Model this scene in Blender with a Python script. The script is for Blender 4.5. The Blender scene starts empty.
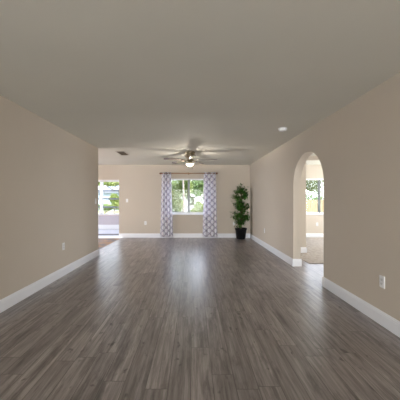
import bpy, bmesh, math, random
from mathutils import Vector, Matrix, Euler
PI = math.pi
S = bpy.context.scene
C = S.collection

# ---------------------------------------------------------------- camera
cam_d = bpy.data.cameras.new('camera'); cam = bpy.data.objects.new('camera', cam_d); C.objects.link(cam)
cam.location = (0, 0, 1.26); cam.rotation_euler = (PI/2, 0, 0)
cam_d.sensor_width = 36; cam_d.lens = 36*267/400; cam_d.shift_x = 0.0175
cam_d.clip_start = .05; cam_d.clip_end = 300
S.camera = cam

# ---------------------------------------------------------------- world, sun, big lights, exposure
S.view_settings.view_transform = 'Standard'; S.view_settings.look = 'None'
S.view_settings.gamma = 1; S.view_settings.use_curve_mapping = False
S.view_settings.exposure = 0.24
S.cycles.max_bounces = 10; S.cycles.diffuse_bounces = 6; S.cycles.transparent_max_bounces = 16
W = bpy.data.worlds.new('sky'); S.world = W; W.use_nodes = True
nt = W.node_tree; nt.nodes.clear()
wo = nt.nodes.new('ShaderNodeOutputWorld'); bg = nt.nodes.new('ShaderNodeBackground')
tc = nt.nodes.new('ShaderNodeTexCoord'); sep = nt.nodes.new('ShaderNodeSeparateXYZ'); rp = nt.nodes.new('ShaderNodeValToRGB')
nt.links.new(tc.outputs['Generated'], sep.inputs[0]); nt.links.new(sep.outputs['Z'], rp.inputs[0])
rp.color_ramp.elements[0].position = 0; rp.color_ramp.elements[0].color = (.93, .95, 1, 1)
rp.color_ramp.elements[1].position = 1; rp.color_ramp.elements[1].color = (.45, .62, 1, 1)
nt.links.new(rp.outputs[0], bg.inputs[0]); bg.inputs[1].default_value = 5
nt.links.new(bg.outputs[0], wo.inputs[0])

def light(name, kind, loc, rot, energy, color, **k):
    d = bpy.data.lights.new(name, kind); d.energy = energy; d.color = color
    for a, v in k.items(): setattr(d, a, v)
    o = bpy.data.objects.new(name, d); C.objects.link(o); o.location = loc; o.rotation_euler = rot
    return o
light('sun', 'SUN', (0, -5, 20), (math.radians(48), 0, math.radians(20)), 10, (1, .95, .86), angle=.02)
# daylight through the dining side window; rear and hall lamps added for brightness
light('rear_fill_light', 'AREA', (-.1, -6.75, 1.25), (PI/2, 0, 0), 500, (.97, .98, 1), shape='RECTANGLE', size=3.4, size_y=2.1)  # unseen source added behind the camera to light the room
light('dining_daylight', 'AREA', (-6.15, 7.0, 1.4), (PI/2, 0, -PI/2), 115, (.86, .91, 1), shape='RECTANGLE', size=2.4, size_y=1.5)
light('hall_fill_light', 'AREA', (5.65, 4.4, 1.4), (PI/2, 0, PI/2), 85, (.98, .98, 1), shape='RECTANGLE', size=1.6, size_y=1.5)  # added to brighten the hall and the bedroom beyond it; source unseen

light('porch_fill_light', 'AREA', (-6.15, 10.4, 1.4), (PI/2, 0, -PI/2), 90, (.92, .93, 1), shape='RECTANGLE', size=1.6, size_y=1.5)  # added at an invented side opening to brighten the porch
light('bedroom_fill_light', 'AREA', (5.65, 7.7, 1.4), (PI/2, 0, PI/2), 85, (.97, .99, 1), shape='RECTANGLE', size=1.4, size_y=1.4)  # added off view to brighten the bedroom; no such side window known

# ---------------------------------------------------------------- material helpers
def mat(name, col, rough=.6, metal=0, spec=.5, emit=None, estr=0, trans=0):
    m = bpy.data.materials.new(name); m.use_nodes = True
    b = m.node_tree.nodes['Principled BSDF']
    b.inputs['Base Color'].default_value = (*col, 1); b.inputs['Roughness'].default_value = rough
    b.inputs['Metallic'].default_value = metal; b.inputs['Specular IOR Level'].default_value = spec
    if emit: b.inputs['Emission Color'].default_value = (*emit, 1); b.inputs['Emission Strength'].default_value = estr
    return m
def N(m, t, **k):
    n = m.node_tree.nodes.new(t)
    for a, v in k.items(): setattr(n, a, v)
    return n
def L(m, a, b): m.node_tree.links.new(a, b)
def P(m): return m.node_tree.nodes['Principled BSDF']
def mapped(m, scale, rot=(0, 0, 0), coord='Object'):
    t = N(m, 'ShaderNodeTexCoord'); mp = N(m, 'ShaderNodeMapping')
    mp.inputs['Scale'].default_value = scale; mp.inputs['Rotation'].default_value = rot
    L(m, t.outputs[coord], mp.inputs[0]); return mp.outputs[0]
def noise(m, vec, scale, detail=4, rough=.5):
    n = N(m, 'ShaderNodeTexNoise'); n.inputs['Scale'].default_value = scale
    n.inputs['Detail'].default_value = detail; n.inputs['Roughness'].default_value = rough
    L(m, vec, n.inputs['Vector']); return n
def ramp(m, fac, stops):
    r = N(m, 'ShaderNodeValToRGB'); e = r.color_ramp.elements
    while len(e) < len(stops): e.new(.5)
    for x, (p, c) in zip(e, stops): x.position = p; x.color = (*c, 1)
    L(m, fac, r.inputs[0]); return r.outputs[0]
def bump(m, h, strength, dist=.01):
    b = N(m, 'ShaderNodeBump'); b.inputs['Strength'].default_value = strength; b.inputs['Distance'].default_value = dist
    L(m, h, b.inputs['Height']); L(m, b.outputs[0], P(m).inputs['Normal'])
def mix(m, fac, a, b, mode='MIX'):
    x = N(m, 'ShaderNodeMix', data_type='RGBA', blend_type=mode)
    for s, v in ((x.inputs[0], fac), (x.inputs[6], a), (x.inputs[7], b)):
        if isinstance(v, (int, float)): s.default_value = v
        elif isinstance(v, tuple): s.default_value = (*v, 1)
        else: L(m, v, s)
    return x.outputs[2]
def mth(m, op, a, b=None):
    x = N(m, 'ShaderNodeMath', operation=op)
    for s, v in ((x.inputs[0], a), (x.inputs[1], b)):
        if v is None: continue
        if isinstance(v, (int, float)): s.default_value = v
        else: L(m, v, s)
    return x.outputs[0]
def mottled(name, c1, c2, scale, rough=.7, bmp=0, spec=.3, detail=4):
    m = mat(name, c1, rough, spec=spec); v = mapped(m, (1, 1, 1)); n = noise(m, v, scale, detail)
    L(m, ramp(m, n.outputs[0], [(.35, c1), (.65, c2)]), P(m).inputs['Base Color'])
    if bmp: bump(m, n.outputs[0], bmp)
    return m

def wall_mat(name, col):
    m = mat(name, col, .75, spec=.25); v = mapped(m, (1, 1, 1))
    n = noise(m, v, .8, 3); d = tuple(c*.95 for c in col)
    L(m, ramp(m, n.outputs[0], [(.3, d), (.7, col)]), P(m).inputs['Base Color'])
    bump(m, noise(m, v, 90, 3).outputs[0], .12, .004); return m
M = {}
M['wall'] = wall_mat('greige wall paint', (.58, .512, .430))
M['porch_wall'] = wall_mat('lavender grey porch paint', (.52, .48, .52))
M['ceil'] = wall_mat('flat ceiling paint', (.685, .672, .605))
M['white'] = mat('white semi gloss paint', (.80, .81, .84), .35)
M['vinyl'] = mat('white vinyl window frame', (.78, .78, .78), .4)
M['grey_alu'] = mat('grey aluminium', (.17, .18, .175), .4, .3)
M['plate'] = mat('white plastic plate', (.82, .82, .82), .35)
M['slot'] = mat('dark slots', (.05, .05, .05), .5)
def wood_floor():
    m = mat('grey brown vinyl planks', (.2, .16, .14), .34, spec=1)
    t = N(m, 'ShaderNodeTexCoord'); s = N(m, 'ShaderNodeSeparateXYZ'); cb = N(m, 'ShaderNodeCombineXYZ')
    L(m, t.outputs['Object'], s.inputs[0]); sh = mth(m, 'ADD', s.outputs['X'], 5.015+.016); L(m, sh, cb.inputs['Y'])
    wn = N(m, 'ShaderNodeTexWhiteNoise', noise_dimensions='1D'); L(m, mth(m, 'FLOOR', mth(m, 'DIVIDE', sh, .152)), wn.inputs['W'])
    L(m, mth(m, 'ADD', s.outputs['Y'], mth(m, 'MULTIPLY', wn.outputs['Value'], 1.22)), cb.inputs['X'])   # staggered plank ends
    def brick(c1, c2, mo):
        b = N(m, 'ShaderNodeTexBrick'); b.offset = 0; b.offset_frequency = 2; b.squash = 1
        for k, v in (('Color1', (*c1, 1)), ('Color2', (*c2, 1)), ('Mortar', (*mo, 1)), ('Scale', 1), ('Mortar Size', .0022),
                     ('Mortar Smooth', .1), ('Bias', 0), ('Brick Width', 1.22), ('Row Height', .152)): b.inputs[k].default_value = v
        L(m, cb.outputs[0], b.inputs['Vector']); return b
    idb = brick((0, 0, 0), (1, 1, 1), (.5, .5, .5))
    # each plank shifts its own grain
    off = N(m, 'ShaderNodeVectorMath', operation='MULTIPLY_ADD')
    L(m, idb.outputs['Color'], off.inputs[0]); off.inputs[1].default_value = (37, 53, 11)
    L(m, t.outputs['Object'], off.inputs[2])
    def gn(sc, det, ro, dist):
        mp = N(m, 'ShaderNodeMapping'); mp.inputs['Scale'].default_value = sc; L(m, off.outputs[0], mp.inputs[0])
        g = noise(m, mp.outputs[0], 1, det, ro); g.inputs['Distortion'].default_value = dist; return g
    g = gn((30, 1.5, 1), 9, .68, .25); fine = gn((95, 4, 1), 3, .6, .1); blot = gn((9, 1.6, 1), 5, .7, .3); kn = gn((15, 8, 1), 2, .5, .3)
    base = ramp(m, g.outputs[0], [(.31, (.095, .080, .074)), (.45, (.195, .170, .161)), (.57, (.270, .240, .230)), (.71, (.39, .353, .34))])
    c = mix(m, .55, base, ramp(m, fine.outputs[0], [(.35, (.68, .67, .67)), (.62, (1.15, 1.15, 1.15))]), 'MULTIPLY')
    c = mix(m, .8, c, ramp(m, blot.outputs[0], [(.36, (.42, .40, .40)), (.50, (1.10, 1.10, 1.10))]), 'MULTIPLY')
    c = mix(m, .85, c, ramp(m, kn.outputs[0], [(.25, (.22, .19, .19)), (.33, (1, 1, 1))]), 'MULTIPLY')
    tone = brick((.85, .84, .84), (1.14, 1.13, 1.13), (.36, .34, .335))
    c = mix(m, 1.0, c, tone.outputs['Color'], 'MULTIPLY')
    L(m, c, P(m).inputs['Base Color'])
    r = N(m, 'ShaderNodeMapRange'); L(m, g.outputs[0], r.inputs[0]); r.inputs[3].default_value = .25; r.inputs[4].default_value = .38
    L(m, r.outputs[0], P(m).inputs['Roughness'])
    bump(m, g.outputs[0], .05, .002)
    return m
M['planks'] = wood_floor()
M['slate'] = mottled('brown slate tile', (.40, .23, .12), (.17, .17, .18), 3.5, .7, .1, .15)
M['marble'] = mat('pale threshold', (.78, .76, .80), .3)
M['porch_floor'] = mottled('painted porch floor', (.50, .50, .56), (.58, .57, .63), 2, .3)
M['carpet'] = mottled('beige carpet', (.33, .285, .245), (.46, .41, .365), 14, .95, .5, .1, 8)
M['glass'] = bpy.data.materials.new('window glass'); M['glass'].use_nodes = True
def glassify(m, tint=(.97, .98, .98), f=.005):
    t = m.node_tree; t.nodes.clear()
    o = t.nodes.new('ShaderNodeOutputMaterial'); a = t.nodes.new('ShaderNodeBsdfTransparent'); g = t.nodes.new('ShaderNodeBsdfGlossy'); x = t.nodes.new('ShaderNodeMixShader')
    a.inputs[0].default_value = (*tint, 1); g.inputs['Roughness'].default_value = .02; x.inputs[0].default_value = f
    t.links.new(a.outputs[0], x.inputs[1]); t.links.new(g.outputs[0], x.inputs[2]); t.links.new(x.outputs[0], o.inputs[0])
glassify(M['glass'])

# ---------------------------------------------------------------- mesh helpers
def obj(name, bm, m, parent=None, smooth=False, **props):
    me = bpy.data.meshes.new(name); bmesh.ops.recalc_face_normals(bm, faces=bm.faces[:]) if smooth != 'raw' else None
    bm.to_mesh(me); bm.free()
    if m: me.materials.append(m)
    if smooth is True:
        for p in me.polygons: p.use_smooth = True
    o = bpy.data.objects.new(name, me); C.objects.link(o); o.parent = parent
    for k, v in props.items(): o[k] = v
    return o
def box(bm, x0, x1, y0, y1, z0, z1, bev=0):
    vs = [bm.verts.new((x, y, z)) for x in (x0, x1) for y in (y0, y1) for z in (z0, z1)]
    fs = [bm.faces.new([vs[i] for i in q]) for q in ((0, 1, 3, 2), (4, 6, 7, 5), (0, 4, 5, 1), (2, 3, 7, 6), (0, 2, 6, 4), (1, 5, 7, 3))]
    if bev:
        es = {e for f in fs for e in f.edges}
        bmesh.ops.bevel(bm, geom=list(es), offset=bev, segments=2, affect='EDGES')
    return bm
def BX(*a, **k): return box(bmesh.new(), *a, **k)
def cyl(bm, p, q, r, r2=None, n=16):
    p = Vector(p); q = Vector(q); d = q-p; r2 = r if r2 is None else r2
    mtx = Matrix.Translation((p+q)/2) @ d.to_track_quat('Z', 'Y').to_matrix().to_4x4()
    bmesh.ops.create_cone(bm, cap_ends=True, segments=n, radius1=r, radius2=r2, depth=d.length, matrix=mtx); return bm
def lathe(bm, prof, c=(0, 0, 0), n=32):
    rings = [[bm.verts.new((c[0]+r*math.cos(2*PI*i/n), c[1]+r*math.sin(2*PI*i/n), c[2]+z)) for i in range(n)] for r, z in prof]
    for a, b in zip(rings, rings[1:]):
        for i in range(n): bm.faces.new((a[i], a[(i+1) % n], b[(i+1) % n], b[i]))
    bm.faces.new(rings[0][::-1]); bm.faces.new(rings[-1]); return bm
def prism(bm, pts, axis, a, b):
    """extrude a closed 2-D outline; axis 'x': pts are (y,z); 'y': (x,z); 'z': (x,y)"""
    def v(p, t): return {'x': (t, p[0], p[1]), 'y': (p[0], t, p[1]), 'z': (p[0], p[1], t)}[axis]
    A = [bm.verts.new(v(p, a)) for p in pts]; B = [bm.verts.new(v(p, b)) for p in pts]
    bm.faces.new(A); bm.faces.new(B[::-1]); n = len(pts)
    for i in range(n): bm.faces.new((A[i], A[(i+1) % n], B[(i+1) % n], B[i]))
    return bm
def tube(bm, pts, radii, n=8):
    pts = [Vector(p) for p in pts]; rings = []
    for i, p in enumerate(pts):
        d = (pts[min(i+1, len(pts)-1)]-pts[max(i-1, 0)]).normalized(); q = d.to_track_quat('Z', 'Y')
        r = radii[i] if isinstance(radii, (list, tuple)) else radii
        rings.append([bm.verts.new(p+q @ Vector((r*math.cos(2*PI*k/n), r*math.sin(2*PI*k/n), 0))) for k in range(n)])
    for a, b in zip(rings, rings[1:]):
        for i in range(n): bm.faces.new((a[i], a[(i+1) % n], b[(i+1) % n], b[i]))
    bm.faces.new(rings[0][::-1]); bm.faces.new(rings[-1]); return bm
def torus(bm, c, R, r, axis='y', n=16, k=6):
    rings = []
    for i in range(n):
        a = 2*PI*i/n; ring = []
        for j in range(k):
            b = 2*PI*j/k; rr = R+r*math.cos(b); u, v, w = rr*math.cos(a), rr*math.sin(a), r*math.sin(b)
            ring.append(bm.verts.new((c[0]+(w if axis == 'x' else u), c[1]+(u if axis == 'x' else w), c[2]+v)))
        rings.append(ring)
    for i in range(n):
        for j in range(k): bm.faces.new((rings[i][j], rings[(i+1) % n][j], rings[(i+1) % n][(j+1) % k], rings[i][(j+1) % k]))
    return bm
def empty(name, loc, label, cat, rz=0, group=None):
    o = bpy.data.objects.new(name, None); C.objects.link(o); o.location = loc; o.rotation_euler = (0, 0, rz)
    o.empty_display_size = .1; o['label'] = label; o['category'] = cat
    if group: o['group'] = group
    return o
def tag(o, label, cat, group=None):
    o['label'] = label; o['category'] = cat
    if group: o['group'] = group
    return o
def struct(name, bm, m, parent=None, **k):
    o = obj(name, bm, m, parent, **k)
    if not parent: o['kind'] = 'structure'
    return o
def copy_tree(o, parent=None):
    c = o.copy(); C.objects.link(c); c.parent = parent
    for ch in list(o.children): copy_tree(ch, c)
    return c

# ---------------------------------------------------------------- room shell
XL, XR, YB, H = -2.161, 1.907, 8.95, 2.44     # left wall, right wall, back wall, ceiling height
YW = 6.10                                       # where the left wall ends
XT = -2.374                                     # plank / tile border of the dining side
bm = BX(XT, 5.5, -6.5, YB+.12, -.05, 0)
struct('floor', bm, M['planks'])
struct('floor_dining_tile', BX(-6, XT, 3, 8.78, -.05, 0), M['slate'])
struct('threshold', BX(-5.3, -2.49, 8.79, 9.28, -.05, .008, bev=.003), M['marble'])
struct('floor_porch', BX(-6, -1.5, 9.29, 11.6, -.05, -.004), M['porch_floor'])
o = struct('trim_4', BX(-5.3, -2.49, 9.58, 9.86, -.004, .012, bev=.004), mat('dark door track', (.10, .085, .085), .5))
struct('floor_carpet', BX(2.30, 5.5, 5.27, YB, -.01, .012), M['carpet'])
struct('ceiling', BX(-6, 6.5, -6.5, YB+.12, H, H+.12), M['ceil'])
struct('ceiling_hall', BX(XR+.14, 5.5, 2.4, 6.33, 2.31, 2.40), M['ceil'])
struct('ceiling_porch', BX(-6.1, -1.4, YB+.12, 11.8, 2.36, 2.48), M['ceil'])

# back wall with its three openings
bm = bmesh.new()
OP = [(-5.2, -2.48, 0, 1.94), (-.93, .63, .79, 1.98), (3.35, 5.18, .79, 1.98)]
x = -6
for a, b, z0, z1 in OP:
    box(bm, x, a, YB, YB+.12, 0, H)
    if z0: box(bm, a, b, YB, YB+.12, 0, z0)
    box(bm, a, b, YB, YB+.12, z1, H); x = b
box(bm, x, 6.5, YB, YB+.12, 0, H)
struct('wall_back', bm, M['wall'])
# left wall, thick end cap at YW
struct('wall_left', BX(XL-.12, XL, -6.5, YW, 0, H, bev=.004), M['wall'])
# right wall with the arched doorway (concave outline reaching the floor)
Y0, Y1, SP, RB = 3.90, 5.077, 1.53, .53
yc, ra = (Y0+Y1)/2, (Y1-Y0)/2
pts = [(-6.5, 0), (Y0, 0), (Y0, SP)] + [(yc-ra*math.cos(t*PI/40), SP+RB*math.sin(t*PI/40)) for t in range(1, 40)] + [(Y1, SP), (Y1, 0), (YB, 0), (YB, H), (-6.5, H)]
struct('wall_right', prism(bmesh.new(), pts, 'x', XR, XR+.14), M['wall'])
struct('wall_rear', box(box(box(BX(-2.3, -1.85, -6.62, -6.5, 0, H), 1.65, 2.05, -6.62, -6.5, 0, H), -1.85, 1.65, -6.62, -6.5, 2.3, H), -1.85, 1.65, -6.62, -6.5, 0, .06), M['wall'])
# dining side
struct('wall_dining_near', BX(-6, XL-.12, 2.88, 3, 0, H), M['wall'])
struct('wall_dining_side', box(box(box(box(box(box(BX(-6.12, -6, 2.88, 5.8, 0, H), -6.12, -6, 8.2, 9.6, 0, H), -6.12, -6, 11.2, 11.7, 0, H), -6.12, -6, 9.6, 11.2, 0, .65), -6.12, -6, 9.6, 11.2, 2.1, H), -6.12, -6, 5.8, 8.2, 0, .65), -6.12, -6, 5.8, 8.2, 2.1, H), M['wall'])
# hall and bedroom beyond the arch
struct('wall_hall_near', BX(XR+.14, 5.5, 2.28, 2.4, 0, H), M['wall'])
struct('wall_hall_side', box(box(box(box(box(box(BX(5.5, 5.62, 2.28, 3.6, 0, H), 5.5, 5.62, 5.2, 7.0, 0, H), 5.5, 5.62, 8.4, 8.95, 0, H), 5.5, 5.62, 7.0, 8.4, 0, .65), 5.5, 5.62, 7.0, 8.4, 2.1, H), 5.5, 5.62, 3.6, 5.2, 0, .65), 5.5, 5.62, 3.6, 5.2, 2.1, H), M['wall'])
struct('wall_hall_end', box(BX(XR+.14, 2.68, 6.33, 6.45, 0, H), 2.68, 5.5, 6.33, 6.45, 2.215, H), M['wall'])
# sun porch
struct('wall_porch_far', box(box(box(BX(-6, -5.6, 11.6, 11.72, 0, 2.4), -1.9, -1.4, 11.6, 11.72, 0, 2.4), -5.6, -1.9, 11.6, 11.72, 0, .60), -5.6, -1.9, 11.6, 11.72, 2.12, 2.4), M['porch_wall'])
struct('wall_porch_side', BX(-1.5, -1.4, YB+.12, 11.6, 0, 2.4), M['porch_wall'])

# baseboards: moulded profile swept along each wall
BH, BT = .140, .016
def base_profile(): return [(0, 0), (BT, 0), (BT, BH-.035), (BT-.003, BH-.03), (BT-.003, BH-.018), (BT-.008, BH-.012), (BT-.010, BH-.002), (0, BH)]
def baseboard(name, p, q, inward):
    """board from p to q (x,y) with its face turned to inward"""
    p = Vector((*p, 0)); q = Vector((*q, 0)); n = Vector((*inward, 0)); bm = bmesh.new()
    A = [bm.verts.new(p+n*t+Vector((0, 0, z))) for t, z in base_profile()]; B = [bm.verts.new(q+n*t+Vector((0, 0, z))) for t, z in base_profile()]
    bm.faces.new(A); bm.faces.new(B[::-1])
    for i in range(len(A)): bm.faces.new((A[i], A[(i+1) % len(A)], B[(i+1) % len(A)], B[i]))
    return struct(name, bm, M['white'])
baseboard('baseboard_left', (XL, -6.5), (XL, YW+BT), (1, 0))
baseboard('baseboard_left_end', (XL-.12, YW), (XL, YW), (0, 1))
baseboard('baseboard_back', (-2.48, YB), (XR, YB), (0, -1))
baseboard('baseboard_right_near', (XR, -6.5), (XR, Y0), (-1, 0))
baseboard('baseboard_right_far', (XR, Y1), (XR, YB), (-1, 0))
baseboard('baseboard_arch_far', (XR-BT, Y1), (XR+.14+BT, Y1), (0, -1))
baseboard('baseboard_arch_near', (XR-BT, Y0), (XR+.14+BT, Y0), (0, 1))
baseboard('baseboard_hall_end', (XR+.14, 6.33), (2.68, 6.33), (0, -1))
baseboard('baseboard_hall_return', (2.68, 6.33-BT), (2.68, 6.45), (1, 0))
baseboard('baseboard_bedroom', (2.1, YB), (5.5, YB), (0, -1))
baseboard('baseboard_hall_left', (XR+.14, Y1), (XR+.14, 6.33), (1, 0))
struct('baseboard_porch', BX(-6, -1.5, 11.572, 11.6, 0, .19, bev=.004), M['white'])
# narrow white casing over the porch opening
struct('trim_1', box(BX(-5.2, -2.48, YB+.005, YB+.10, 1.87, 1.94), -5.2, -5.16, YB+.005, YB+.10, 0, 1.87), M['white'])

# ---------------------------------------------------------------- windows
def window(name, x0, x1, z0, z1, yo, mull, sill_y, frame_m=None):
    bm = bmesh.new(); f = .035; fm = frame_m or M['vinyl']
    box(bm, x0, x1, yo, yo+.05, z0, z0+f); box(bm, x0, x1, yo, yo+.05, z1-f, z1)
    box(bm, x0, x0+f, yo, yo+.05, z0+f, z1-f); box(bm, x1-f, x1, yo, yo+.05, z0+f, z1-f)
    w = struct(name, bm, fm); w['kind'] = 'structure'
    obj('meeting_stile', box(BX(mull-.018, mull+.03, yo-.005, yo+.04, z0+f, z1-f, bev=.003), mull-.045, mull-.018, yo+.01, yo+.045, z0+f, z1-f), M['grey_alu'], w)
    for a, b in ((x0+f, mull), (mull, x1-f)):
        s = bmesh.new(); t = .018
        box(s, a, b, yo+.008, yo+.035, z0+f, z0+f+t+.008); box(s, a, b, yo+.008, yo+.035, z1-f-t, z1-f)
        box(s, a, a+t, yo+.008, yo+.035, z0+f, z1-f); box(s, b-t, b, yo+.008, yo+.035, z0+f, z1-f)
        sa = obj('sash', s, M['vinyl'], w)
        obj('glass_pane', BX(a+t, b-t, yo+.018, yo+.022, z0+f+t, z1-f-t), M['glass'], sa)
    obj('window_sill', BX(x0-.02, x1+.02, sill_y-.035, yo+.01, z0-.022, z0+.004, bev=.004), M['white'], w)
    return w
window('window_1', -.93, .63, .79, 1.98, YB+.05, -.135, YB)
window('window_3', 3.35, 5.18, .79, 1.98, YB+.05, 4.27, YB)
# porch window band: posts, rails and awning panes
yo = 11.62
w = struct('window_2', box(BX(-5.6, -1.9, yo, yo+.07, .60, .66), -5.6, -1.9, yo, yo+.07, 2.06, 2.12), M['white'])
posts = [-5.57, -3.98, -2.40]
for px in posts: obj('post', BX(px-.055, px+.055, yo-.03, yo+.08, .66, 2.06, bev=.004), M['white'], w)
for a, b in ((-5.52, -4.035), (-3.925, -2.455), (-2.345, -1.9)):
    for k, z in enumerate((.95, 1.31, 1.66)):
        obj('rail', BX(a, b, yo, yo+.05, z-.032, z+.032, bev=.003), mat('slate blue rail', (.16, .18, .22), .4), w)
    for z0, z1 in ((.66, .932), (.968, 1.292), (1.328, 1.642), (1.678, 2.06)):
        obj('glass_pane', BX(a, b, yo+.02, yo+.025, z0, z1), M['glass'], w)
obj('window_sill', BX(-5.6, -1.9, 11.54, 11.62, .585, .61, bev=.004), mat('pinkish sill', (.62, .50, .48), .5), w)
# unseen glazing; all but the dining window made up to let fill light in
def side_window(name, x0, x1, y0, y1, z0, z1):
    f = .05
    if y1-y0 > x1-x0:
        bm = box(box(box(box(BX(x0, x1, y0, y1, z0, z0+f), x0, x1, y0, y1, z1-f, z1), x0, x1, y0, y0+f, z0, z1), x0, x1, y1-f, y1, z0, z1), x0, x1, (y0+y1)/2-f/2, (y0+y1)/2+f/2, z0, z1)
        g = BX((x0+x1)/2-.002, (x0+x1)/2+.002, y0+f, y1-f, z0+f, z1-f)
    else:
        bm = box(box(box(box(BX(x0, x1, y0, y1, z0, z0+f), x0, x1, y0, y1, z1-f, z1), x0, x0+f, y0, y1, z0, z1), x1-f, x1, y0, y1, z0, z1), (x0+x1)/2-f/2, (x0+x1)/2+f/2, y0, y1, z0, z1)
        g = BX(x0+f, x1-f, (y0+y1)/2-.002, (y0+y1)/2+.002, z0+f, z1-f)
    w = struct(name, bm, M['vinyl']); obj('glass_pane', g, M['glass'], w)
side_window('window_4', -6.10, -6.04, 5.8, 8.2, .65, 2.1)
side_window('added_window_5', 5.53, 5.59, 3.6, 5.2, .65, 2.1)
side_window('added_window_6', -6.10, -6.04, 9.6, 11.2, .65, 2.1)
side_window('added_window_7', 5.53, 5.59, 7.0, 8.4, .65, 2.1)
side_window('added_door_1', -1.85, 1.65, -6.60, -6.54, .06, 2.3)  # invented rear door, the opening for the added rear lamp
struct('added_sun_block', BX(-4, 4, -11, -6.63, 2.5, 2.6), M['white'])  # unseen slab added to keep the sun out of the rear door

# ---------------------------------------------------------------- outlets and switches
def outlet(loc, rz, label, switch=False):
    """plate in the local XZ plane, face to local -Y"""
    e = empty('light_switch' if switch else 'wall_outlet', loc, label, 'light switch' if switch else 'outlet', rz)
    obj('cover_plate', BX(-.037, .037, -.007, 0, -.060, .060, bev=.002), M['plate'], e)
    if switch:
        obj('rocker', BX(-.017, .017, -.012, -.005, -.034, .034, bev=.002), M['plate'], e)
    else:
        for s in (-1, 1):
            r = obj('receptacle', BX(-.017, .017, -.011, -.005, s*.0215-.014, s*.0215+.014, bev=.003), mat('outlet face', (.70, .70, .69), .4), e)
            sl = bmesh.new()
            for dx in (-.006, .006): box(sl, dx-.0012, dx+.0012, -.0116, -.010, s*.0215-.002, s*.0215+.007)
            box(sl, -.002, .002, -.0116, -.010, s*.0215-.010, s*.0215-.006)
            obj('slots', sl, M['slot'], r)
    return e
outlet((XL, 4.45, .487), PI/2, 'white wall outlet low on the plain left wall')
outlet((XR, 2.687, .437), -PI/2, 'large-looking white wall outlet on right wall nearest the camera, right of the arch')
outlet((XR, 7.11, .445), -PI/2, 'small white outlet on right wall between the arch and the potted tree')
outlet((1.375, YB, .47), 0, 'white outlet on back wall half hidden behind the potted tree')
outlet((-1.592, YB, .489), 0, 'white outlet on back wall left of the left curtain')
outlet((4.16, YB, .447), 0, 'white outlet under the bedroom window seen through the arch')
outlet((XL, 5.93, 1.235), PI/2, 'white light switch at the far end of the left wall', True)
outlet((-2.21, YB, 1.24), 0, 'white light switch on back wall right of the porch opening', True)
e = empty('strike_plate', (-2.48, YB+.06, 1.13), 'small dark latch plate on the right jamb of the porch opening', 'door hardware')
obj('plate', BX(-.006, 0, -.03, .03, -.07, .07, bev=.001), mat('dark bronze', (.05, .035, .03), .4, .6), e)

# ---------------------------------------------------------------- ceiling vent and smoke detector
v = empty('ceiling_vent', (-1.765, 6.68, H), 'brown-grey slatted air vent in the ceiling left of the fan', 'vent')
vm = mat('vent metal', (.15, .13, .10), .5)
bm = box(box(box(BX(-.11, .11, -.26, -.235, -.010, 0), -.11, .11, .235, .26, -.010, 0), -.11, -.085, -.235, .235, -.010, 0), .085, .11, -.235, .235, -.010, 0)
obj('frame', bm, mat('vent frame', (.48, .45, .41), .5), v)
obj('duct_opening', BX(-.085, .085, -.235, .235, -.002, 0), mat('dark duct', (.04, .035, .03), .8), v)
for k in range(8):
    y = -.205+k*.0586; s = bmesh.new(); box(s, -.085, .085, -.019, .019, -.0015, .0015)
    bmesh.ops.rotate(s, verts=s.verts[:], matrix=Matrix.Rotation(math.radians(-32), 3, 'X')); bmesh.ops.translate(s, verts=s.verts[:], vec=(0, y, -.010))
    obj('slat', s, vm, v)
d = empty('smoke_detector', (1.475, 4.40, H), 'round white smoke detector on the ceiling above the arch', 'smoke detector')
obj('housing', lathe(bmesh.new(), [(.066, 0), (.067, -.010), (.060, -.014), (.060, -.020), (.064, -.022), (.062, -.036), (.050, -.044), (.001, -.046)]), M['plate'], d, True)
obj('base_ring', lathe(bmesh.new(), [(.072, 0), (.072, -.005), (.066, -.008)]), M['plate'], d, True)
obj('test_button', lathe(bmesh.new(), [(.012, -.045), (.011, -.050), (.001, -.051)], (.02, -.02, 0)), mat('grey button', (.45, .45, .44), .4), d, True)

# ---------------------------------------------------------------- ceiling fan
FX, FY = -.075, 6.56
nickel = mat('antique brass', (.30, .25, .17), .32, .85)
blade_m = mat('driftwood blade', (.30, .25, .215), .25); v_ = mapped(blade_m, (3, 40, 1))
L(blade_m, ramp(blade_m, noise(blade_m, v_, 1, 4).outputs[0], [(.3, (.13, .10, .085)), (.7, (.24, .195, .17))]), P(blade_m).inputs['Base Color'])
fan = empty('ceiling_fan', (FX, FY, H), 'brass five-blade ceiling fan with a lit bowl light', 'ceiling fan')
obj('canopy', lathe(bmesh.new(), [(.125, 0), (.130, -.012), (.125, -.030), (.118, -.034), (.120, -.060), (.112, -.070)]), nickel, fan, True)
obj('motor_housing', lathe(bmesh.new(), [(.110, -.068), (.132, -.080), (.132, -.105), (.108, -.130), (.085, -.150), (.080, -.185), (.095, -.195), (.095, -.215), (.070, -.230)]), nickel, fan, True)
obj('light_fitter', lathe(bmesh.new(), [(.060, -.228), (.050, -.245), (.070, -.262), (.098, -.270), (.102, -.285), (.096, -.288)]), nickel, fan, True)
bowl = obj('light_bowl', lathe(bmesh.new(), [(.096, -.284), (.097, -.292), (.088, -.316), (.068, -.334), (.040, -.345), (.002, -.348)]), mat('lit frosted glass', (.9, .85, .75), .5, emit=(1, .86, .66), estr=4), fan, True)
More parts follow.
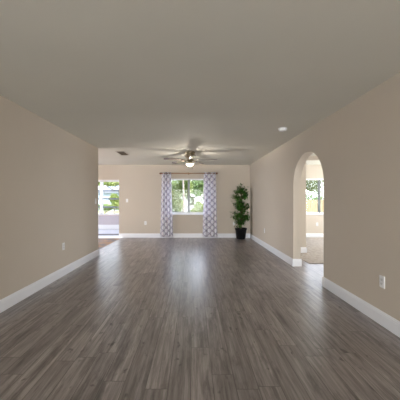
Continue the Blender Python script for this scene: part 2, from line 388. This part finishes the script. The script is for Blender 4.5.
for k, ang in enumerate((349, 61, 133, 205, 277)):
    a = math.radians(ang); R = Matrix.Rotation(a, 4, 'Z') @ Matrix.Translation((0, 0, -.205)) @ Matrix.Rotation(math.radians(11), 4, 'X')
    bm = bmesh.new(); out = []
    n = 10
    for i in range(n+1): t = i/n; out.append((.175+t*.43, -.052-.018*math.sin(t*PI/2)))
    for i in range(1, 8): t = i/8*PI; out.append((.605+.072*math.sin(t), -.070*math.cos(t)))
    for i in range(n+1): t = 1-i/n; out.append((.175+t*.43, .052+.018*math.sin(t*PI/2)))
    prism(bm, out, 'z', -.005, .005); bmesh.ops.transform(bm, matrix=R, verts=bm.verts[:])
    b = obj('blade', bm, blade_m, fan)
    bm = bmesh.new(); prism(bm, [(.08, -.018), (.14, -.014), (.175, -.040), (.235, -.030), (.250, 0), (.235, .030), (.175, .040), (.14, .014), (.08, .018)], 'z', .005, .011)
    bmesh.ops.transform(bm, matrix=R, verts=bm.verts[:]); obj('blade_iron', bm, nickel, b)
bm = bmesh.new()
tube(bm, [(.06, -.05, -.25), (.062, -.052, -.32), (.062, -.052, -.40)], .0018, 6); lathe(bm, [(.001, -.40), (.006, -.41), (.006, -.43), (.001, -.435)], (.062, -.052, 0), 8)
obj('pull_chain', bm, nickel, fan)
fl = light('fan_bulb', 'SPOT', (FX, FY, H-.385), (PI, 0, 0), 27, (1, .90, .79), shadow_soft_size=.05, spot_size=math.radians(176), spot_blend=.15)

# ---------------------------------------------------------------- curtain rod and curtains
RY, RZ = 8.85, 2.140
rod_m = mat('walnut rod', (.36, .19, .09), .35)
rod = empty('curtain_rod', (-.145, RY, RZ), 'brown wooden curtain rod over the back window', 'curtain rod')
rod_o = obj('pole', cyl(bmesh.new(), (-.90, 0, 0), (.90, 0, 0), .0125), rod_m, rod, True)
for s in (-1, 1):
    bm = bmesh.new(); cyl(bm, (s*.89, 0, 0), (s*.955, 0, 0), .029); cyl(bm, (s*.955, 0, 0), (s*.965, 0, 0), .029, .018)
    obj('finial', bm, mat('dark walnut finial', (.17, .055, .025), .3), rod)
for bx_ in (-.86, 0, .86):
    bm = BX(bx_-.012, bx_+.012, .012, YB-RY-.001, -.012, .012, bev=.002); box(bm, bx_-.014, bx_+.014, YB-RY-.008, YB-RY-.001, -.04, .04); torus(bm, (bx_, 0, 0), .016, .004, 'x')
    obj('bracket', bm, mat('bracket brass', (.35, .24, .13), .4, .6), rod)

def curtain_mat():
    m = bpy.data.materials.new('trellis print cotton'); m.use_nodes = True
    b = P(m); b.inputs['Roughness'].default_value = .85; b.inputs['Specular IOR Level'].default_value = .15
    t = N(m, 'ShaderNodeUVMap'); s = N(m, 'ShaderNodeSeparateXYZ'); L(m, t.outputs[0], s.inputs[0])
    u = mth(m, 'COSINE', mth(m, 'MULTIPLY', s.outputs[0], 2*PI/.44)); v = mth(m, 'COSINE', mth(m, 'MULTIPLY', s.outputs[1], 2*PI/.20))
    d = mth(m, 'ABSOLUTE', mth(m, 'ADD', u, v))
    sel = mth(m, 'LESS_THAN', d, .40)
    col = mix(m, sel, (.90, .885, .93), (.50, .46, .55)); L(m, col, b.inputs['Base Color'])
    tr = N(m, 'ShaderNodeBsdfTranslucent'); L(m, col, tr.inputs[0]); x = N(m, 'ShaderNodeMixShader'); x.inputs[0].default_value = .35
    out = [n for n in m.node_tree.nodes if n.type == 'OUTPUT_MATERIAL'][0]
    L(m, b.outputs[0], x.inputs[1]); L(m, tr.outputs[0], x.inputs[2]); L(m, x.outputs[0], out.inputs[0]); return m
cur_m = curtain_mat()
def curtain(x0t, x1t, x0b, x1b, label, seed):
    rnd = random.Random(seed)
    e = empty('curtain', ((x0t+x1t)/2, RY, .03), label, 'curtain')
    nf, nu, nv = 4, 96, 30; ztop, zb = 2.178, .045
    cx = (x0t+x1t)/2; bm = bmesh.new(); uv = bm.loops.layers.uv.new('uv'); g = []
    ph = [rnd.uniform(-.4, .4) for _ in range(8)]
    for j in range(nv+1):
        t = j/nv; row = []
        a = x0t*(1-t)+x0b*t; b = x1t*(1-t)+x1b*t
        for i in range(nu+1):
            s = i/nu; amp = .036*(1+.25*math.sin(3*t+ph[0]+s*5)*t)
            y = amp*math.sin(2*PI*nf*s+ph[1]*t*1.2+.3*math.sin(4*t+ph[2]+6*s)*t)
            x = a+(b-a)*s+.008*math.sin(4*PI*nf*s)+.006*t*math.sin(5*t+ph[3]+7*s)
            row.append(bm.verts.new((x-cx, y, ztop+(zb-ztop)*t-.03)))
        g.append(row)
    Wd = 1.0
    for j in range(nv):
        for i in range(nu):
            f = bm.faces.new((g[j][i], g[j][i+1], g[j+1][i+1], g[j+1][i])); f.smooth = True
            for lp, (ii, jj) in zip(f.loops, ((i, j), (i+1, j), (i+1, j+1), (i, j+1))): lp[uv].uv = (ii/nu*Wd, (1-jj/nv)*(ztop-zb))
    o = obj('cloth_panel', bm, cur_m, e, 'raw')
    sm = o.modifiers.new('thick', 'SOLIDIFY'); sm.thickness = .0025; sm.offset = 0
    gm = mat('bronze grommet', (.13, .08, .06), .35, .7)
    for k in range(2*nf):
        s = (k+.5)/(2*nf)
        # rings sit where the cloth crosses the rod line
        s = k/(2*nf) if k else .01
        x = x0t+(x1t-x0t)*s-cx
        if k: obj('grommet', torus(bmesh.new(), (x, 0, RZ-.03), .021, .0055, 'x'), gm, e, True)
    return e
curtain(-1.035, -.725, -1.08, -.655, 'left white curtain with grey trellis print beside the back window', 3)
curtain(.355, .755, .325, .815, 'right white curtain with grey trellis print beside the back window', 8)

# ---------------------------------------------------------------- potted tree
def leaf(vs, fs, p, d, up, ln, wd, fold=.25):
    d = d.normalized(); s = d.cross(up)
    if s.length < .1: s = d.cross(Vector((1, .3, 0)))
    s.normalize(); n = s.cross(d).normalized(); k = len(vs)
    vs += [p, p+d*ln*.35+s*wd*.5+n*wd*fold, p+d*ln*.7+s*wd*.36+n*wd*fold*.7-n*ln*.04, p+d*ln-n*ln*.14, p+d*ln*.7-s*wd*.36+n*wd*fold*.7-n*ln*.04, p+d*ln*.35-s*wd*.5+n*wd*fold, p+d*ln*.5]
    fs += [(k, k+1, k+6), (k+1, k+2, k+6), (k+2, k+3, k+6), (k+3, k+4, k+6), (k+4, k+5, k+6), (k+5, k, k+6)]
def leafmesh(name, vs, fs, m, parent):
    me = bpy.data.meshes.new(name); me.from_pydata([tuple(v) for v in vs], [], fs); me.materials.append(m)
    o = bpy.data.objects.new(name, me); C.objects.link(o); o.parent = parent; return o
def leaf_mat(name, c1, c2, sc=3, trans=.25):
    m = bpy.data.materials.new(name); m.use_nodes = True; b = P(m); b.inputs['Roughness'].default_value = .45
    col = ramp(m, noise(m, mapped(m, (1, 1, 1)), sc, 3).outputs[0], [(.35, c1), (.65, c2)]); L(m, col, b.inputs['Base Color'])
    tr = N(m, 'ShaderNodeBsdfTranslucent'); L(m, col, tr.inputs[0]); x = N(m, 'ShaderNodeMixShader'); x.inputs[0].default_value = trans
    out = [n for n in m.node_tree.nodes if n.type == 'OUTPUT_MATERIAL'][0]
    L(m, b.outputs[0], x.inputs[1]); L(m, tr.outputs[0], x.inputs[2]); L(m, x.outputs[0], out.inputs[0]); return m
rnd = random.Random(11)
PX, PY = 1.555, 8.66
pt = empty('potted_tree', (PX, PY, 0), 'tall leafy green ficus tree in a black pot in the back right corner', 'plant')
bark = mottled('brown bark', (.10, .065, .04), (.17, .12, .08), 20, .8, .3)
pot = obj('pot', lathe(bmesh.new(), [(.135, 0), (.140, .01), (.178, .30), (.195, .305), (.198, .345), (.186, .348), (.176, .31), (.170, .30)]), mat('black plastic pot', (.004, .004, .0045), .45, spec=.3), pt, True)
obj('soil', lathe(bmesh.new(), [(.165, .27), (.165, .29), (.001, .30)]), mottled('dark moss', (.02, .018, .012), (.05, .045, .02), 20, .9), pot, True)
bm = bmesh.new(); tips = []
for k in range(3):
    a = k*2*PI/3; pts_ = []
    for i in range(15):
        t = i/14; z = .29+t*1.28; r = .022*(1-t*.4); th = a+t*9
        pts_.append((r*math.cos(th)+.02*math.sin(3*t), r*math.sin(th), z))
    tube(bm, pts_, [.013-.008*i/14 for i in range(15)], 7)
clus = [(0, 0, 1.66, .10, .09), (-.12, .02, 1.56, .10, .10), (.12, -.02, 1.54, .11, .10), (-.02, 0, 1.38, .15, .11), (.13, 0, 1.38, .07, .06), (-.22, 0, 1.37, .06, .05),
        (.0, 0, 1.22, .11, .10), (-.13, 0, 1.08, .13, .09), (.14, 0, 1.08, .12, .09), (0, -.05, 1.05, .13, .1), (.02, 0, .93, .13, .09), (-.16, -.02, .80, .13, .10), (-.05, 0, .74, .16, .10), (.10, -.02, .72, .13, .09), (-.05, 0, .60, .15, .10), (-.02, 0, .48, .12, .09),
        (.285, -.02, .70, .065, .08)]
vs, fs = [], []
for (cx, cy, cz, rr, rz) in clus:
    base = Vector((.02*math.sin(3*(cz-.29)/1.28), 0, max(.4, cz-.12)))
    for q in range(9):
        a = rnd.uniform(0, 2*PI); tip = Vector((min(.28, cx+rr*1.0*math.cos(a)), cy+rr*.8*math.sin(a), cz+rz*rnd.uniform(-.8, 1.1)))
        mid = (base+tip)/2+Vector((0, 0, .03)); tube(bm, [base, mid, tip], [.004, .003, .0015], 4)
        for w_ in range(int(rr*95)):
            t = rnd.uniform(.45, 1.1); p = base.lerp(tip, t)+Vector((rnd.uniform(-1, 1)*rr*.22, rnd.uniform(-1, 1)*rr*.22, rnd.uniform(-1, 1)*rz*.25))
            p.x = min(p.x, .27); p.y = min(p.y, .20)
            dd = (tip-base).normalized()*.6+Vector((rnd.uniform(-1, 1), rnd.uniform(-1, 1), rnd.uniform(-.9, .3)))
            if p.x > .2: dd.x = -abs(dd.x)*.3
            if p.y > .12: dd.y = -abs(dd.y)
            leaf(vs, fs, p, dd, Vector((0, 0, 1)), rnd.uniform(.06, .10), rnd.uniform(.032, .046))
obj('trunk', bm, bark, pt, True)
leafmesh('foliage', vs, fs, leaf_mat('ficus leaves', (.006, .030, .004), (.08, .26, .025), 14, .15), pt)

# ---------------------------------------------------------------- hidden dining pendant (its warm light falls on the back wall)
dp = empty('pendant_lamp', (-3.7, 6.5, H), 'small glass pendant lamp over the dining side', 'lamp')
obj('cord', cyl(bmesh.new(), (0, 0, 0), (0, 0, -.45), .004), M['slot'], dp)
obj('lamp_shade', lathe(bmesh.new(), [(.03, -.45), (.09, -.50), (.11, -.58), (.105, -.60)]), nickel, dp, True)
obj('bulb', lathe(bmesh.new(), [(.01, -.56), (.035, -.60), (.03, -.64), (.002, -.66)]), mat('warm bulb', (1, .8, .6), .5, emit=(1, .62, .32), estr=8), dp, True)
light('pendant_bulb', 'POINT', (-3.7, 6.5, H-.72), (0, 0, 0), 24, (1, .55, .28), shadow_soft_size=.06)

# ---------------------------------------------------------------- garden
GZ = -.30
lawn = mottled('dry lawn', (.14, .16, .04), (.34, .29, .18), .9, .9, .2, .1, 6)
struct('ground', BX(-60, 60, 9.08, 90, GZ-.1, GZ), lawn)
def fence(name, x0, x1, y, top, w, gap, m, label):
    e = empty(name, ((x0+x1)/2, y, GZ), label, 'fence'); cx = (x0+x1)/2; bm = bmesh.new(); x = x0
    while x < x1:
        prism(bm, [(x-cx, 0), (x-cx+w, 0), (x-cx+w, top-GZ-.03), (x-cx+w*.5, top-GZ), (x-cx, top-GZ-.03)], 'y', -.01, .01); x += w+gap
    obj('boards', bm, m, e)
    for z in (.3, top-GZ-.3): obj('rail', BX(x0-cx, x1-cx, .01, .05, z-.04, z+.04), m, e)
    n = int((x1-x0)/2.4)
    for k in range(n+1): xx = -(x1-x0)/2+k*(x1-x0)/n; obj('post', BX(xx-.045, xx+.045, .01, .10, 0, top-GZ-.04), m, e)
fence('board_fence', 5.2, 14.5, 17, 1.29, .14, .012, mottled('sunlit cedar', (.22, .165, .095), (.27, .21, .13), 3, .8), 'pale yellow wooden board fence outside the bedroom window')
fence('picket_fence', -3.6, 4.4, 16, .98, .11, .05, mottled('pale grey pickets', (.34, .34, .34), (.42, .42, .42), 3, .8), 'pale grey picket fence in the garden behind the back window')
def tree(name, loc, th, blobs, n, ls, m, label, cat='tree', trunk_r=.12, seed=1, trunk=True, limbs=None):
    r = random.Random(seed); e = empty(name, (loc[0], loc[1], GZ), label, cat); vs, fs = [], []
    for (bx, by, bz, br, bh) in blobs:
        for _ in range(n):
            u = r.uniform(0, 2*PI); c = r.uniform(-1, 1); q = r.uniform(.35, 1)**.5; s = math.sqrt(1-c*c)
            p = Vector((bx+br*q*s*math.cos(u), by+br*.8*q*s*math.sin(u), bz+bh*q*c))
            leaf(vs, fs, p, Vector((r.uniform(-1, 1), r.uniform(-1, 1), r.uniform(-.8, .5))), Vector((0, 0, 1)), ls*r.uniform(.7, 1.3), ls*.5)
    leafmesh('foliage', vs, fs, m, e)
    if trunk:
        bm = bmesh.new(); tube(bm, [(0, 0, -.1), (.05, 0, th*.5), (0, 0, th)], [trunk_r*1.3, trunk_r, trunk_r*.8], 10)
        for lb in (limbs or [[(0, 0, th*.9), ((b[0])*.6, b[1]*.6, b[2]*.8), (b[0], b[1], b[2])] for b in blobs]):
            tube(bm, lb, [trunk_r*.65, trunk_r*.45, trunk_r*.2][:len(lb)] if len(lb) <= 3 else [trunk_r*(.75-.6*i/(len(lb)-1)) for i in range(len(lb))], 7)
        obj('trunk', bm, bark2, e, True)
bark2 = mottled('pale grey bark', (.16, .135, .115), (.26, .23, .20), 8, .9, .3)
yg = leaf_mat('yellow green leaves', (.19, .26, .06), (.42, .47, .18), 2, .4)
dg = leaf_mat('mid green leaves', (.09, .16, .05), (.26, .35, .15), 2, .35)
pg = leaf_mat('pale oak leaves', (.16, .20, .09), (.28, .32, .18), 2, .4)
tree('garden_tree', (-1.0, 14.2, 0), 1.6, [(-.1, 0, 2.1, .70, .50), (.55, 0, 2.3, .40, .45), (-.3, 0, 1.5, .5, .4), (.2, 0, 1.35, .35, .3)], 1500, .15, yg, 'leafy yellow-green tree filling the left pane of the back window', seed=4, trunk_r=.05)
tree('garden_tree', (-.50, 13.2, 0), 2.8, [(0, 0, 3.1, .5, .45)], 900, .13, dg, 'tree with a straight pale trunk just left of the window middle', seed=5, trunk_r=.055)
tree('garden_tree', (.9, 19, 0), 2.2, [(-.5, 0, 2.8, .55, .6), (.3, 0, 2.75, .5, .55), (.9, 0, 2.9, .5, .5), (-.6, 0, 2.2, .35, .3)], 1300, .16, dg, 'darker green tree in the upper right pane of the back window', seed=6, trunk_r=.08)
tree('shrub', (.35, 14.0, 0), .3, [(0, 0, 1.05, .35, .45), (.35, 0, .95, .3, .3), (-.3, 0, .8, .25, .3)], 900, .11, yg, 'bright green shrub low in the right pane of the back window', 'shrub', seed=7, trunk_r=.03)
tree('shrub', (-.95, 15.0, 0), .3, [(0, 0, .7, .45, .35)], 800, .11, dg, 'low green shrub in the left pane before the picket fence', 'shrub', seed=8, trunk_r=.03)
tree('hedge', (9.3, 18.2, 0), .5, [(-2.5, 0, 1.2, .9, .75), (-1.4, 0, 1.2, .9, .8), (-.2, 0, 1.25, .9, .8), (1.0, 0, 1.2, .9, .75)], 900, .13, dg, 'green hedge rising just above the yellow board fence', 'hedge', seed=9, trunk_r=.05)
tree('oak_tree', (8.3, 24, 0), 1.5, [(-.6, 0, 3.4, .9, .55), (1.0, 0, 3.8, 1.2, .6), (2.4, 0, 3.0, .8, .7), (.6, 0, 2.9, .8, .4), (0, 0, 3.8, 1.2, .6), (1.8, 0, 4.0, 1.0, .5)], 1000, .19, pg, 'spreading oak with crooked bare limbs beyond the yellow fence', seed=10, trunk_r=.16,
     limbs=[[(0, 0, 1.4), (.6, 0, 2.0), (1.2, 0, 2.5), (2.0, 0, 3.4)], [(.6, 0, 2.0), (1.4, 0, 2.2), (2.3, 0, 2.9)], [(0, 0, 1.4), (-.3, 0, 2.2), (-.5, 0, 3.2)], [(1.2, 0, 2.5), (1.1, 0, 3.0), (.9, 0, 3.8)]])
tree('shrub', (-5.6, 19, 0), .8, [(0, 0, 1.65, .32, .36), (.25, 0, 1.45, .3, .3)], 700, .17, yg, 'yellow-green bush outside the porch window, right of centre', 'shrub', seed=12, trunk_r=.05)
tree('garden_tree', (-5.0, 21, 0), 2.2, [(-2.3, 0, 3.0, .6, .28), (-1.4, 0, 2.95, .55, .25), (-.5, 0, 3.0, .6, .3)], 700, .20, yg, 'tree with yellowing leaves hanging at the top of the porch window', seed=13, trunk_r=.09)
tree('shrub', (-7.9, 24, 0), .5, [(0, 0, .95, .8, .3), (1.2, 0, 1.0, .8, .28)], 900, .16, yg, 'low yellowish shrub row across the porch window, before the house', 'shrub', seed=14, trunk_r=.05)
tree('tree_line', (0, 34, 0), 2, [(-5.5, 0, 2.8, 2.4, 2.6), (-2.2, 0, 3.2, 2.2, 2.8), (.6, 0, 2.4, 1.8, 2.0), (3.0, 0, 3.4, 2.2, 2.9)], 1300, .34, pg, 'pale hazy trees in the distance behind the picket fence', seed=15, trunk_r=.15)
tree('tree_line', (13, 40, 0), 2, [(-5, 0, 3.2, 3.0, 3.0), (-1, 0, 2.6, 3.0, 3.0), (4, 0, 3.4, 3.2, 3.4)], 1300, .42, pg, 'distant pale trees far behind the oak', seed=16, trunk_r=.15)
# neighbour house with blue-grey roof
hs = empty('neighbour_house', (-10, 40, GZ), 'pale blue house with a blue-grey roof seen through the porch window', 'house')
obj('walls', BX(-4.2, 5, 0, 6, 0, 2.85), mottled('pale blue siding', (.26, .32, .38), (.30, .36, .42), 2, .8), hs)
bm = bmesh.new(); V = [bm.verts.new(p) for p in ((-4.9, -.5, 2.8), (5.5, -.5, 2.8), (5.5, 6.5, 2.8), (-4.9, 6.5, 2.8), (-1.2, 3, 4.7), (2.2, 3, 4.7), (-4.9, -.5, 2.65), (5.5, -.5, 2.65), (5.5, 6.5, 2.65), (-4.9, 6.5, 2.65))]
for q in ((0, 1, 5, 4), (1, 2, 5), (2, 3, 4, 5), (3, 0, 4), (0, 6, 7, 1), (1, 7, 8, 2), (2, 8, 9, 3), (3, 9, 6, 0), (6, 9, 8, 7)): bm.faces.new([V[i] for i in q])
obj('roof', bm, mottled('blue grey shingles', (.17, .185, .22), (.21, .225, .255), 6, .8), hs)
obj('window', BX(-2.2, -1.2, -.03, 0, 1.1, 2.2), mat('dark house window', (.2, .24, .3), .2), hs)
